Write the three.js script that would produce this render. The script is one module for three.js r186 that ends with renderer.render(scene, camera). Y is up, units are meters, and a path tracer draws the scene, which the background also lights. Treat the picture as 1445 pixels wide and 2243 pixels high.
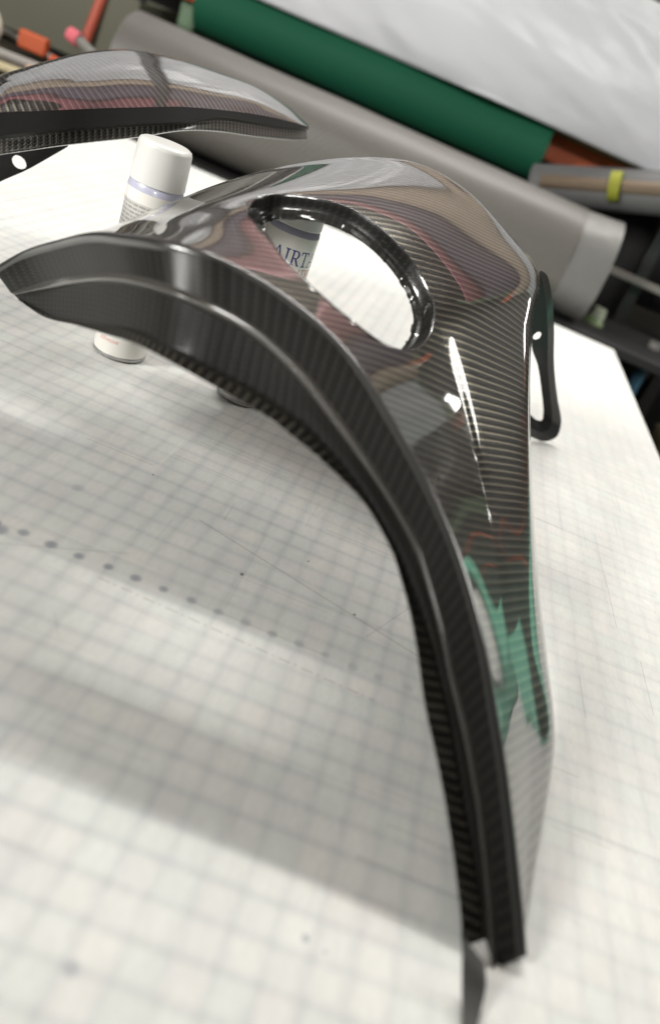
import * as THREE from 'three';
import { mergeGeometries } from 'three/addons/utils/BufferGeometryUtils.js';
import { RoundedBoxGeometry } from 'three/addons/geometries/RoundedBoxGeometry.js';
import { RectAreaLightUniformsLib } from 'three/addons/lights/RectAreaLightUniformsLib.js';

const scene = new THREE.Scene();
const camera = new THREE.PerspectiveCamera(66.1491, 0.77244, 0.02, 60);
camera.position.set(0.0973, 0.4455, 0.3418);
camera.up.set(-0.38367, 0.81227, -0.43934);
camera.lookAt(0.15380, -0.00874, -0.54734);
camera.setViewOffset(1748.8, 2264, 0, 21.0, 1445, 2243); // the photograph is an off-centre crop

camera.focus = 0.92;
camera.userData.fStop = 2.5;

const renderer = new THREE.WebGLRenderer({ antialias: true });
renderer.setSize(659, 1024);
renderer.toneMapping = THREE.LinearToneMapping;
renderer.toneMappingExposure = 0.95;
renderer.shadowMap.enabled = true;
scene.background = new THREE.Color(0.03, 0.029, 0.028);      // dim workshop round the benches
RectAreaLightUniformsLib.init();

// ------------------------------------------------------------------ helpers
let seed = 7;
const rnd = () => { seed = (seed * 1664525 + 1013904223) >>> 0; return seed / 4294967296; };
const taken = {};
function numbered(n) { const k = taken[n] = (taken[n] ?? -1) + 1; return k ? `${n}_${String(k).padStart(3, '0')}` : n; }
const V = (a) => new THREE.Vector3(...a);
function thing(name, label, category, [x, y, z] = [0, 0, 0], group) {
  const o = new THREE.Group(); o.name = numbered(name); o.position.set(x, y, z); scene.add(o);
  o.userData = { label, category }; if (group) o.userData.group = group;
  return o;
}
function mesh(name, g, m, parent) {
  const o = new THREE.Mesh(g, m); o.name = parent ? name : numbered(name); o.castShadow = o.receiveShadow = true;
  (parent ?? scene).add(o); return o;
}
function part(name, g, m, parent) {            // geometry in world metres put under a thing that stands somewhere
  const p = parent.position; g.translate(-p.x, -p.y, -p.z); return mesh(name, g, m, parent);
}
function tag(o, label, category, group) { o.userData = { label, category }; if (group) o.userData.group = group; return o; }
function hash(x, y) { let h = Math.imul(x | 0, 374761393) ^ Math.imul(y | 0, 668265263); h = Math.imul(h ^ (h >>> 13), 1274126177); return ((h ^ (h >>> 16)) >>> 0) / 4294967296; }
function vnoise(x, y, p = 1 << 20) {
  const i = Math.floor(x), j = Math.floor(y), a = x - i, b = y - j, f = (t) => t * t * (3 - 2 * t), w = (k) => ((k % p) + p) % p;
  const h = (u, v) => hash(w(u), w(v)), u = f(a), v = f(b);
  return (h(i, j) * (1 - u) + h(i + 1, j) * u) * (1 - v) + (h(i, j + 1) * (1 - u) + h(i + 1, j + 1) * u) * v;
}
const fbm = (x, y, n = 4) => { let s = 0, a = .5; for (let i = 0; i < n; i++) { s += a * vnoise(x, y); x *= 2.03; y *= 2.03; a *= .5; } return s; };
function dataTex(w, h, fn, srgb = false) {
  const d = new Uint8Array(w * h * 4);
  for (let y = 0; y < h; y++) for (let x = 0; x < w; x++) { const c = fn(x, y), o = (y * w + x) * 4; for (let k = 0; k < 3; k++) d[o + k] = Math.max(0, Math.min(255, c[k])); d[o + 3] = 255; }
  const t = new THREE.DataTexture(d, w, h); t.wrapS = t.wrapT = THREE.RepeatWrapping; t.magFilter = THREE.LinearFilter; t.minFilter = THREE.LinearFilter;
  if (srgb) t.colorSpace = THREE.SRGBColorSpace; t.needsUpdate = true; return t;
}
const bx = (w, h, d, x, y, z, r = 0.003) => { const g = new RoundedBoxGeometry(w, h, d, 2, Math.min(r, w * .45, h * .45, d * .45)); g.translate(x, y, z); return g; };
function rod(a, b, r, r2 = r, seg = 20) {
  const A = V(a), B = V(b), g = new THREE.CylinderGeometry(r2, r, A.distanceTo(B), seg);
  g.applyQuaternion(new THREE.Quaternion().setFromUnitVectors(new THREE.Vector3(0, 1, 0), B.clone().sub(A).normalize()));
  g.translate((A.x + B.x) / 2, (A.y + B.y) / 2, (A.z + B.z) / 2); return g;
}

// ------------------------------------------------------------------ the lamps, all out of view, placed for the light and reflections
function tubeLamp(label, [x, y, z], w, d, power, color, target) {
  const t = thing('unseen_lamp', label, 'lamp', [x, y, z], undefined);
  mesh('housing', bx(w + .08, .05, d + .1, 0, .05, 0, .01), M.whitePaint, t);
  mesh('tube', new THREE.BoxGeometry(w, .008, d).translate(0, .015, 0), new THREE.MeshStandardMaterial({ color: 0xffffff, emissive: new THREE.Color(color), emissiveIntensity: 2.5 }), t);
  const l = new THREE.RectAreaLight(color, power, w, d); l.position.set(x, y, z); l.lookAt(...(target ?? [x, y - 1, z])); scene.add(l);
  if (target) t.quaternion.setFromUnitVectors(new THREE.Vector3(0, -1, 0), V(target).sub(t.position).normalize());
}

function lampStrip(label, at, along, back, len, w, power, color) {      // a tube along one direction, shining away from its back
  const u = V(along).normalize(), b = V(back).normalize(), v = new THREE.Vector3().crossVectors(b, u);
  const t = thing('unseen_strip_lamp', label, 'lamp', at); t.quaternion.setFromRotationMatrix(new THREE.Matrix4().makeBasis(u, b, u.clone().cross(b)));
  mesh('housing', bx(len + .08, .05, w + .08, 0, .05, 0, .01), M.whitePaint, t);
  mesh('tube', new THREE.BoxGeometry(len, .008, w).translate(0, .015, 0), new THREE.MeshStandardMaterial({ color: 0xffffff, emissive: new THREE.Color(color), emissiveIntensity: 2.5 }), t);
  const l = new THREE.RectAreaLight(color, power, len, w); l.position.set(...at); l.quaternion.setFromRotationMatrix(new THREE.Matrix4().makeBasis(u, v, b)); scene.add(l);
}

// ------------------------------------------------------------------ materials
// 2/2 twill: four tows each way in one tile; the relief tilts every tow where it dives under its neighbour
const TW = 128;
function twillAt(x, y) {
  const u = x / TW * 4, v = y / TW * 4, i = Math.floor(u), j = Math.floor(v), fu = u - i, fv = v - j;
  const warp = (((i - j) % 4) + 4) % 4 < 2, along = warp ? fv : fu, across = warp ? fu : fv;
  const step = (((i - j) % 4) + 4) % 4;                   // place within the float
  const first = warp ? step === 1 : step === 2;
  const pos = (first ? along : along + 1) / 2;            // 0..1 along the two-cell float
  return { warp, pos, across };
}
const twillColor = (lo, hi, glint = .5, tint = [1, .97, .86]) => dataTex(TW, TW, (x, y) => {
  const t = twillAt(x, y), fib = .85 + .3 * hash(t.warp ? x : y, t.warp ? 3 : 9), edge = 1 - .55 * Math.pow(Math.abs(t.across - .5) * 2, 4);
  const c = (t.warp ? hi * (.62 + glint * Math.exp(-(((t.pos - .5) / .2) ** 2) - (((t.across - .5) / .34) ** 2))) : lo) * fib * edge; return [c, c * tint[1], c * tint[2]];  // a glint is painted on each warp float, tow edges are darkened
}, true);
const twillNormal = dataTex(TW, TW, (x, y) => {
  const t = twillAt(x, y), a = (t.across - .5) * .75, p = (t.pos - .5) * .7;
  const nx = t.warp ? a : p, ny = t.warp ? p : a, k = 1 / Math.hypot(nx, ny, 1);
  return [127.5 + 127.5 * nx * k, 127.5 + 127.5 * ny * k, 127.5 + 127.5 * k];
});
const twA = twillColor(34, 98, 1.1, [1, .96, .84]), twB = twillColor(30, 112), twC = twillColor(22, 38, .6), twD = twillColor(20, 42, .7);
function clothTex(t, rep, rot) { const c = t.clone(); c.repeat.set(rep, rep); c.rotation = rot; c.needsUpdate = true; return c; }
function carbon(tex, tile, rot, o) {
  const r = 1 / tile;
  return new THREE.MeshPhysicalMaterial({ map: clothTex(tex, r, rot), normalMap: clothTex(twillNormal, r, rot), side: THREE.DoubleSide, roughness: .42, metalness: .55, clearcoat: 1, clearcoatRoughness: .03, ...o });
}
const lumpTex = dataTex(128, 128, (x, y) => { const c = 255 * fbm(x / 10, y / 10, 3); return [c, c, c]; }); lumpTex.repeat.set(40, 40);
const std = (c, roughness = .6, o = {}) => new THREE.MeshStandardMaterial({ color: c, roughness, side: THREE.DoubleSide, ...o });
const phys = (c, roughness = .5, o = {}) => new THREE.MeshPhysicalMaterial({ color: c, roughness, side: THREE.DoubleSide, ...o });
const lin = (r, g, b) => new THREE.Color().setRGB(r, g, b);
const M = {
  skin: carbon(twA, .0112, 0, { normalScale: new THREE.Vector2(.35, .35), roughness: .34, metalness: .82, clearcoatRoughness: .012 }),
  rear: carbon(twA, .011, 0, { normalScale: new THREE.Vector2(.35, .35), roughness: .34, metalness: .82, clearcoatRoughness: .02 }),
  band: carbon(twD, .014, .7, { roughness: .5, metalness: .3, specularIntensity: .5, clearcoat: .25, clearcoatRoughness: .28, normalScale: new THREE.Vector2(.2, .2) }),
  weave: carbon(twB, .011, .78, { roughness: .4, clearcoat: .6, clearcoatRoughness: .2 }),
  resin: phys(lin(.035, .033, .03), .22, { clearcoat: 1, clearcoatRoughness: .06, metalness: .2 }),
  black: phys(lin(.01, .01, .01), .5, { specularIntensity: .35 }),
  darkGrey: phys(lin(.018, .018, .017), .45, { clearcoat: .25, clearcoatRoughness: .25 }),
  whitePaint: std(lin(.8, .8, .78), .5),
  shadow: std(lin(.02, .02, .02), .7),  // even near-black of the rack and bench parts
};

// ------------------------------------------------------------------ splines of the moulded panels
const FENDER_NET = [[[0.3091,0.009,0.0057],[0.31,0.0079,0.0024],[0.3109,0.0068,-0.001],[0.3123,0.0049,-0.0065],[0.314,0.0025,-0.0135],[0.3143,0.002,-0.0149],[0.3023,0.002,-0.0249],[0.2903,0.003,-0.0289]],[[0.2941,0.0335,-0.0168],[0.2996,0.0289,-0.0275],[0.3069,0.0211,-0.0412],[0.3114,0.0178,-0.0498],[0.3178,0.0125,-0.0621],[0.3239,0.002,-0.0733],[0.3119,0.002,-0.0833],[0.2999,0.003,-0.0873]],[[0.2659,0.0756,-0.0555],[0.281,0.0626,-0.0782],[0.2997,0.0444,-0.1074],[0.312,0.0347,-0.1247],[0.3291,0.0207,-0.1491],[0.3413,0.002,-0.1725],[0.3293,0.002,-0.1825],[0.3173,0.003,-0.1865]],[[0.2406,0.1093,-0.0865],[0.2597,0.0937,-0.1095],[0.2813,0.0757,-0.1361],[0.2976,0.0636,-0.1541],[0.3179,0.0506,-0.1741],[0.3336,0.0275,-0.205],[0.3216,0.0275,-0.215],[0.3096,0.0285,-0.219]],[[0.212,0.1449,-0.1193],[0.2309,0.1257,-0.1504],[0.25,0.1095,-0.1771],[0.2719,0.0928,-0.2043],[0.3029,0.0691,-0.2429],[0.3217,0.0423,-0.285],[0.3097,0.0423,-0.295],[0.2977,0.0433,-0.299]],[[0.1801,0.1762,-0.148],[0.2017,0.1567,-0.1938],[0.225,0.1397,-0.2365],[0.2455,0.1261,-0.255],[0.2823,0.0981,-0.2959],[0.3019,0.0701,-0.345],[0.2899,0.0701,-0.355],[0.2779,0.0711,-0.359]],[[0.1494,0.1998,-0.1698],[0.175,0.179,-0.232],[0.2065,0.1551,-0.3054],[0.2246,0.1464,-0.3218],[0.2673,0.1213,-0.3714],[0.2873,0.0941,-0.43],[0.2753,0.0941,-0.44],[0.2633,0.0951,-0.444]],[[0.117,0.221,-0.1892],[0.1456,0.2011,-0.2642],[0.1829,0.1757,-0.3607],[0.1984,0.1731,-0.3768],[0.2472,0.1562,-0.4486],[0.2662,0.1336,-0.515],[0.2542,0.1336,-0.525],[0.2422,0.1346,-0.529]],[[0.0881,0.2382,-0.205],[0.1176,0.2232,-0.2839],[0.1559,0.205,-0.3828],[0.172,0.2066,-0.4088],[0.2242,0.201,-0.5196],[0.2405,0.1873,-0.585],[0.2285,0.1873,-0.595],[0.2165,0.1883,-0.599]],[[0.0623,0.2525,-0.2182],[0.0898,0.2458,-0.2976],[0.1251,0.2399,-0.391],[0.1453,0.2446,-0.4357],[0.203,0.2487,-0.593],[0.2187,0.2421,-0.66],[0.2067,0.2421,-0.67],[0.1947,0.2431,-0.674]],[[0.0344,0.2635,-0.2283],[0.0638,0.2614,-0.3099],[0.1017,0.2628,-0.3989],[0.1303,0.2736,-0.476],[0.1904,0.2893,-0.6661],[0.2072,0.2884,-0.74],[0.1952,0.2884,-0.75],[0.1832,0.2894,-0.754]],[[0.0132,0.2689,-0.2332],[0.0361,0.2736,-0.3238],[0.0671,0.2853,-0.4176],[0.0932,0.2996,-0.5066],[0.136,0.3157,-0.6986],[0.1476,0.3176,-0.765],[0.143,0.3066,-0.7925],[0.138,0.2801,-0.8124]],[[-0.0076,0.2735,-0.2375],[0.0044,0.2834,-0.33],[0.0232,0.3025,-0.4183],[0.0426,0.3195,-0.5052],[0.071,0.3383,-0.7179],[0.0781,0.3424,-0.78],[0.0809,0.3204,-0.8249],[0.0828,0.2674,-0.8548]],[[-0.0321,0.2769,-0.2406],[-0.0279,0.2874,-0.3324],[-0.0176,0.3071,-0.4198],[-0.0057,0.3243,-0.5076],[0.0058,0.3432,-0.7272],[0.0083,0.3475,-0.79],[0.0112,0.3255,-0.8349],[0.0131,0.2725,-0.8648]],[[-0.0547,0.2784,-0.242],[-0.0578,0.287,-0.3267],[-0.0566,0.3028,-0.4094],[-0.052,0.3163,-0.4933],[-0.0559,0.3287,-0.6986],[-0.0582,0.331,-0.76],[-0.0553,0.309,-0.8049],[-0.0534,0.256,-0.8348]],[[-0.0832,0.2778,-0.2416],[-0.0912,0.2816,-0.3168],[-0.0959,0.2908,-0.3902],[-0.0991,0.2982,-0.4633],[-0.1177,0.3001,-0.6373],[-0.1244,0.2993,-0.69],[-0.1215,0.2773,-0.7349],[-0.1196,0.2243,-0.7648]],[[-0.1102,0.2716,-0.2497],[-0.1232,0.2699,-0.3171],[-0.1327,0.2726,-0.3792],[-0.1433,0.2723,-0.444],[-0.1703,0.2644,-0.5794],[-0.1792,0.2609,-0.62],[-0.1763,0.2389,-0.6649],[-0.1744,0.1859,-0.6948]],[[-0.1544,0.2527,-0.2832],[-0.1673,0.2477,-0.335],[-0.1793,0.2441,-0.3871],[-0.1893,0.2395,-0.4312],[-0.2113,0.2277,-0.515],[-0.2184,0.2235,-0.54],[-0.2167,0.2103,-0.5669],[-0.2156,0.1785,-0.5849]],[[-0.1968,0.2295,-0.3229],[-0.2066,0.2234,-0.3531],[-0.2172,0.217,-0.3856],[-0.227,0.2098,-0.4178],[-0.2448,0.1969,-0.4722],[-0.2512,0.1923,-0.49],[-0.2506,0.1874,-0.4999],[-0.2501,0.1758,-0.5065]],[[-0.2602,0.1836,-0.3772],[-0.2662,0.1794,-0.3934],[-0.2726,0.1751,-0.4104],[-0.2804,0.1695,-0.4315],[-0.292,0.1612,-0.4619],[-0.2953,0.1589,-0.47],[-0.2946,0.154,-0.4799],[-0.2942,0.1424,-0.4865]],[[-0.2978,0.1531,-0.3954],[-0.3042,0.1483,-0.4091],[-0.3109,0.1433,-0.4232],[-0.3195,0.137,-0.4412],[-0.3308,0.1287,-0.4651],[-0.3331,0.127,-0.47],[-0.3325,0.1221,-0.4799],[-0.3321,0.1105,-0.4865]],[[-0.3096,0.1373,-0.3956],[-0.316,0.1328,-0.4081],[-0.3227,0.1281,-0.4209],[-0.3327,0.1212,-0.4398],[-0.3458,0.1121,-0.4648],[-0.3486,0.1102,-0.47],[-0.3479,0.1054,-0.4799],[-0.3475,0.0937,-0.4865]]];
const CREASE_K = [0, 0.2, 0.5, 0.8, 0.95, 1, 1, 1, 1, 0.9, 0.4, 0, 0, 0, 0, 0, 0, 0, 0, 0, 0, 0], EDGE_K = [1, 1, 1, 1, 1, 1, 1, 1, 1, 1, 0.8, 0.3, 0, 0, 0, 0, 0, 0, 0, 0, 0, 0];
const HOLE = [[14.8197,1.8201],[14.9071,2.1621],[14.8831,2.4898],[14.7365,2.617],[14.529,2.6324],[14.2833,2.6023],[14.0223,2.5704],[13.7653,2.5517],[13.5024,2.531],[13.2253,2.5058],[12.9498,2.4797],[12.6832,2.4463],[12.4244,2.4117],[12.175,2.384],[11.9426,2.3623],[11.7375,2.3444],[11.547,2.3254],[11.3595,2.2983],[11.1678,2.2672],[10.9643,2.2397],[10.7686,2.221],[10.5965,2.2046],[10.4383,2.1783],[10.2841,2.1347],[10.1234,2.0676],[9.9379,1.9735],[9.7207,1.8623],[9.5201,1.7399],[9.359,1.6038],[9.2477,1.4502],[9.2049,1.2933],[9.2324,1.1533],[9.3064,1.0311],[9.4067,0.9201],[9.5402,0.8183],[9.7205,0.7269],[9.9811,0.6403],[10.4089,0.5486],[11.0454,0.4868],[11.7346,0.4852],[12.3481,0.5458],[12.8705,0.646],[13.3613,0.8018],[13.7774,1.0047],[14.0917,1.1825],[14.3414,1.3161],[14.5441,1.4478],[14.6964,1.5994]];
const FLANGE = [[[0.3091,0.009,0.0057],[0.3007,0.0231,-0.0072],[0.2916,0.0372,-0.0202],[0.2822,0.0516,-0.0334],[0.2724,0.0661,-0.0468],[0.2622,0.0808,-0.0603],[0.2512,0.0956,-0.0739],[0.2397,0.1105,-0.0876],[0.228,0.1257,-0.1015],[0.2156,0.1409,-0.1155],[0.2017,0.1558,-0.1292],[0.1866,0.1703,-0.1426],[0.1702,0.1844,-0.1556],[0.1523,0.1978,-0.1679],[0.1333,0.2107,-0.1797],[0.1134,0.2232,-0.1912],[0.0929,0.2354,-0.2025],[0.072,0.2475,-0.2136],[0.0494,0.258,-0.2233],[0.0252,0.2661,-0.2307],[-0.0,0.272,-0.2361],[-0.0257,0.2761,-0.2399],[-0.0516,0.2783,-0.2419],[-0.0772,0.2783,-0.2412],[-0.1052,0.2733,-0.2471],[-0.1413,0.2588,-0.2724],[-0.1863,0.2361,-0.3132],[-0.2337,0.2034,-0.3557],[-0.279,0.169,-0.3883],[-0.3096,0.1373,-0.3956]],[[0.3086,0.0092,0.0066],[0.3002,0.0232,-0.0063],[0.2912,0.0373,-0.0193],[0.2818,0.0517,-0.0325],[0.2721,0.0662,-0.0458],[0.2618,0.0808,-0.0593],[0.2509,0.0955,-0.0728],[0.2394,0.1104,-0.0865],[0.2276,0.1255,-0.1003],[0.2152,0.1406,-0.1143],[0.2014,0.1555,-0.1279],[0.1864,0.17,-0.1413],[0.1701,0.1841,-0.1542],[0.1523,0.1974,-0.1665],[0.1333,0.2103,-0.1783],[0.1135,0.2227,-0.1897],[0.093,0.2348,-0.2009],[0.0721,0.2469,-0.212],[0.0496,0.2573,-0.2216],[0.0255,0.2655,-0.2291],[0.0004,0.2714,-0.2346],[-0.0252,0.2756,-0.2384],[-0.051,0.2779,-0.2405],[-0.0765,0.2779,-0.2398],[-0.1044,0.273,-0.2456],[-0.1403,0.2588,-0.2707],[-0.185,0.2361,-0.3112],[-0.2323,0.2035,-0.3537],[-0.2776,0.1692,-0.3865],[-0.3085,0.1376,-0.3944]],[[0.2971,-0.0014,0.0112],[0.2893,0.0117,-0.0009],[0.2814,0.0251,-0.0131],[0.2727,0.0385,-0.0255],[0.2638,0.0521,-0.038],[0.2543,0.0657,-0.0505],[0.2434,0.0791,-0.0628],[0.2323,0.0928,-0.0754],[0.2194,0.1058,-0.0874],[0.2068,0.1193,-0.0998],[0.1948,0.1334,-0.1128],[0.1816,0.1473,-0.1255],[0.1676,0.161,-0.1381],[0.1527,0.1745,-0.1505],[0.1344,0.1857,-0.1609],[0.1152,0.1964,-0.1707],[0.0955,0.2068,-0.1803],[0.0751,0.2167,-0.1894],[0.0544,0.2265,-0.1984],[0.0332,0.236,-0.2071],[0.0108,0.2434,-0.2139],[-0.0125,0.2493,-0.2193],[-0.0363,0.2523,-0.2221],[-0.0603,0.2533,-0.223],[-0.0856,0.2518,-0.2274],[-0.1169,0.2421,-0.2466],[-0.1554,0.2224,-0.2803],[-0.1998,0.193,-0.3223],[-0.2458,0.1596,-0.3614],[-0.2837,0.1292,-0.381]],[[0.2931,-0.0008,0.0161],[0.2853,0.012,0.0043],[0.2773,0.025,-0.0076],[0.2688,0.0381,-0.0196],[0.2598,0.0513,-0.0318],[0.2506,0.0646,-0.0441],[0.2399,0.0777,-0.0561],[0.2291,0.091,-0.0683],[0.2169,0.104,-0.0802],[0.2044,0.1171,-0.0923],[0.1927,0.1308,-0.1049],[0.18,0.1445,-0.1175],[0.1665,0.1579,-0.1299],[0.152,0.1711,-0.142],[0.1348,0.1826,-0.1525],[0.1161,0.1931,-0.1622],[0.0966,0.203,-0.1713],[0.0765,0.2124,-0.18],[0.0561,0.2218,-0.1886],[0.0354,0.2309,-0.1969],[0.0139,0.239,-0.2044],[-0.0087,0.2453,-0.2102],[-0.0318,0.2491,-0.2137],[-0.0553,0.2502,-0.2147],[-0.0799,0.2494,-0.2188],[-0.11,0.2406,-0.2365],[-0.1471,0.2226,-0.2687],[-0.1901,0.1942,-0.3093],[-0.2353,0.1613,-0.3486],[-0.2762,0.1322,-0.373]],[[0.2951,-0.006,0.0132],[0.2873,0.0069,0.0013],[0.2793,0.02,-0.0107],[0.2707,0.0332,-0.0228],[0.2616,0.0464,-0.035],[0.2523,0.0599,-0.0474],[0.2415,0.0731,-0.0595],[0.2306,0.0865,-0.0718],[0.2185,0.0996,-0.0839],[0.206,0.1128,-0.096],[0.1941,0.1266,-0.1087],[0.1813,0.1403,-0.1213],[0.1677,0.1539,-0.1338],[0.1529,0.1671,-0.1459],[0.1357,0.1787,-0.1566],[0.117,0.1893,-0.1664],[0.0974,0.1993,-0.1756],[0.0772,0.2089,-0.1844],[0.0566,0.2182,-0.1929],[0.0356,0.2272,-0.2012],[0.0138,0.235,-0.2084],[-0.009,0.2411,-0.214],[-0.0323,0.2448,-0.2174],[-0.056,0.2459,-0.2184],[-0.0808,0.2451,-0.2228],[-0.1111,0.2363,-0.241],[-0.1486,0.218,-0.2736],[-0.1921,0.1895,-0.3149],[-0.238,0.1567,-0.355],[-0.2796,0.1287,-0.3804]],[[0.2981,-0.0189,0.0138],[0.2906,-0.0063,0.0021],[0.283,0.0066,-0.0097],[0.275,0.0196,-0.0216],[0.2652,0.0322,-0.0332],[0.2552,0.045,-0.045],[0.245,0.058,-0.057],[0.2345,0.0711,-0.069],[0.2239,0.0844,-0.0813],[0.2126,0.0978,-0.0936],[0.2001,0.1108,-0.1056],[0.1875,0.1241,-0.1178],[0.1734,0.1368,-0.1295],[0.1581,0.149,-0.1407],[0.1422,0.1612,-0.1519],[0.1249,0.1724,-0.1622],[0.1065,0.1829,-0.1719],[0.0868,0.1922,-0.1804],[0.0659,0.2001,-0.1877],[0.0444,0.2071,-0.1941],[0.0215,0.2109,-0.1976],[-0.0013,0.2144,-0.2008],[-0.0244,0.2158,-0.2021],[-0.0475,0.2172,-0.2034],[-0.0723,0.2157,-0.2104],[-0.1025,0.2084,-0.2316],[-0.1395,0.1897,-0.2649],[-0.1838,0.1632,-0.3082],[-0.2325,0.1352,-0.3525],[-0.2779,0.1232,-0.387]],[[0.2961,-0.02,0.0175],[0.2886,-0.0075,0.006],[0.2809,0.0051,-0.0057],[0.2731,0.018,-0.0175],[0.2631,0.0304,-0.0289],[0.2529,0.0429,-0.0404],[0.2424,0.0556,-0.0521],[0.232,0.0686,-0.064],[0.2215,0.0818,-0.0761],[0.2106,0.0951,-0.0884],[0.1979,0.1078,-0.1001],[0.1852,0.1208,-0.112],[0.1715,0.1335,-0.1237],[0.1566,0.1458,-0.135],[0.1407,0.1576,-0.1459],[0.1237,0.1689,-0.1563],[0.1058,0.1795,-0.166],[0.0861,0.1886,-0.1743],[0.0655,0.1965,-0.1817],[0.0443,0.2037,-0.1882],[0.0217,0.2075,-0.1918],[-0.0009,0.2112,-0.1951],[-0.0238,0.2127,-0.1965],[-0.0466,0.2141,-0.1979],[-0.0715,0.2126,-0.2062],[-0.1018,0.2052,-0.2283],[-0.1389,0.1865,-0.2623],[-0.1834,0.1607,-0.3059],[-0.232,0.135,-0.3503],[-0.2769,0.1238,-0.3842]],[[0.2784,-0.0134,0.0209],[0.2719,-0.0012,0.0096],[0.2652,0.0113,-0.0018],[0.2567,0.0234,-0.013],[0.2479,0.0357,-0.0243],[0.2384,0.0479,-0.0355],[0.2286,0.0603,-0.0468],[0.2181,0.0726,-0.0582],[0.2069,0.0848,-0.0695],[0.1957,0.0973,-0.0809],[0.1855,0.1105,-0.0931],[0.1753,0.124,-0.1054],[0.164,0.1373,-0.1177],[0.1514,0.1501,-0.1295],[0.1377,0.1627,-0.1411],[0.1213,0.1736,-0.151],[0.1034,0.183,-0.1597],[0.0832,0.1898,-0.166],[0.0625,0.1958,-0.1715],[0.0412,0.2007,-0.176],[0.0198,0.2053,-0.1802],[-0.0021,0.2074,-0.1822],[-0.024,0.2096,-0.1842],[-0.046,0.2114,-0.1864],[-0.0707,0.2095,-0.1972],[-0.1006,0.2011,-0.2203],[-0.1374,0.1834,-0.2551],[-0.1808,0.1617,-0.2981],[-0.2277,0.1375,-0.3407],[-0.2769,0.1238,-0.3842]],[[0.2784,-0.0149,0.0187],[0.2719,-0.0027,0.0074],[0.2652,0.0098,-0.004],[0.2567,0.0219,-0.0152],[0.2479,0.0342,-0.0265],[0.2384,0.0464,-0.0377],[0.2286,0.0587,-0.049],[0.2181,0.071,-0.0604],[0.2069,0.0833,-0.0717],[0.1957,0.0958,-0.0831],[0.1855,0.109,-0.0953],[0.1753,0.1225,-0.1076],[0.164,0.1357,-0.1199],[0.1514,0.1486,-0.1317],[0.1377,0.1612,-0.1433],[0.1213,0.172,-0.1533],[0.1034,0.1815,-0.1619],[0.0832,0.1883,-0.1682],[0.0625,0.1943,-0.1737],[0.0412,0.1992,-0.1782],[0.0198,0.2037,-0.1824],[-0.0021,0.2059,-0.1844],[-0.024,0.2081,-0.1864],[-0.046,0.2099,-0.1886],[-0.0707,0.2079,-0.1994],[-0.1006,0.1995,-0.2225],[-0.1374,0.1819,-0.2573],[-0.1808,0.1602,-0.3003],[-0.2277,0.1375,-0.3407],[-0.2769,0.1238,-0.3842]]];
const ARCH = [[[0.2073,0.2926,-0.745],[0.2219,0.2855,-0.775],[0.2458,0.2554,-0.82],[0.2764,0.2059,-0.87],[0.3101,0.1435,-0.92],[0.3472,0.0853,-0.965],[0.3801,0.0364,-0.99],[0.3822,0.0142,-0.985],[0.3653,0.0013,-0.975],[0.3389,0.0062,-0.955],[0.2928,0.022,-0.91]],[[0.2069,0.2905,-0.742],[0.2244,0.2694,-0.775],[0.2458,0.2379,-0.82],[0.2708,0.196,-0.87],[0.3009,0.1394,-0.92],[0.3334,0.0854,-0.96],[0.3611,0.039,-0.985],[0.3632,0.0254,-0.98],[0.3522,0.017,-0.97],[0.3293,0.0222,-0.95],[0.2853,0.0382,-0.905]],[[0.2061,0.2851,-0.735],[0.2152,0.2543,-0.765],[0.2316,0.2178,-0.805],[0.2561,0.1709,-0.855],[0.2855,0.1341,-0.91],[0.3151,0.0894,-0.95],[0.3401,0.0472,-0.975],[0.343,0.0359,-0.972],[0.3346,0.035,-0.965],[0.3156,0.045,-0.945],[0.2752,0.0596,-0.9]]];
const BOLT = [0.2549,0.1911,-0.84];
const FOOT_TAB = [[[0.2619,0.024,0.0188],[0.2663,0.014,0.0296],[0.2708,0.006,0.0456],[0.2744,0.002,0.0686]],[[0.2782,0.022,0.0293],[0.284,0.011,0.0359],[0.2838,0.005,0.0474],[0.2805,0.002,0.0666]]];
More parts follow.
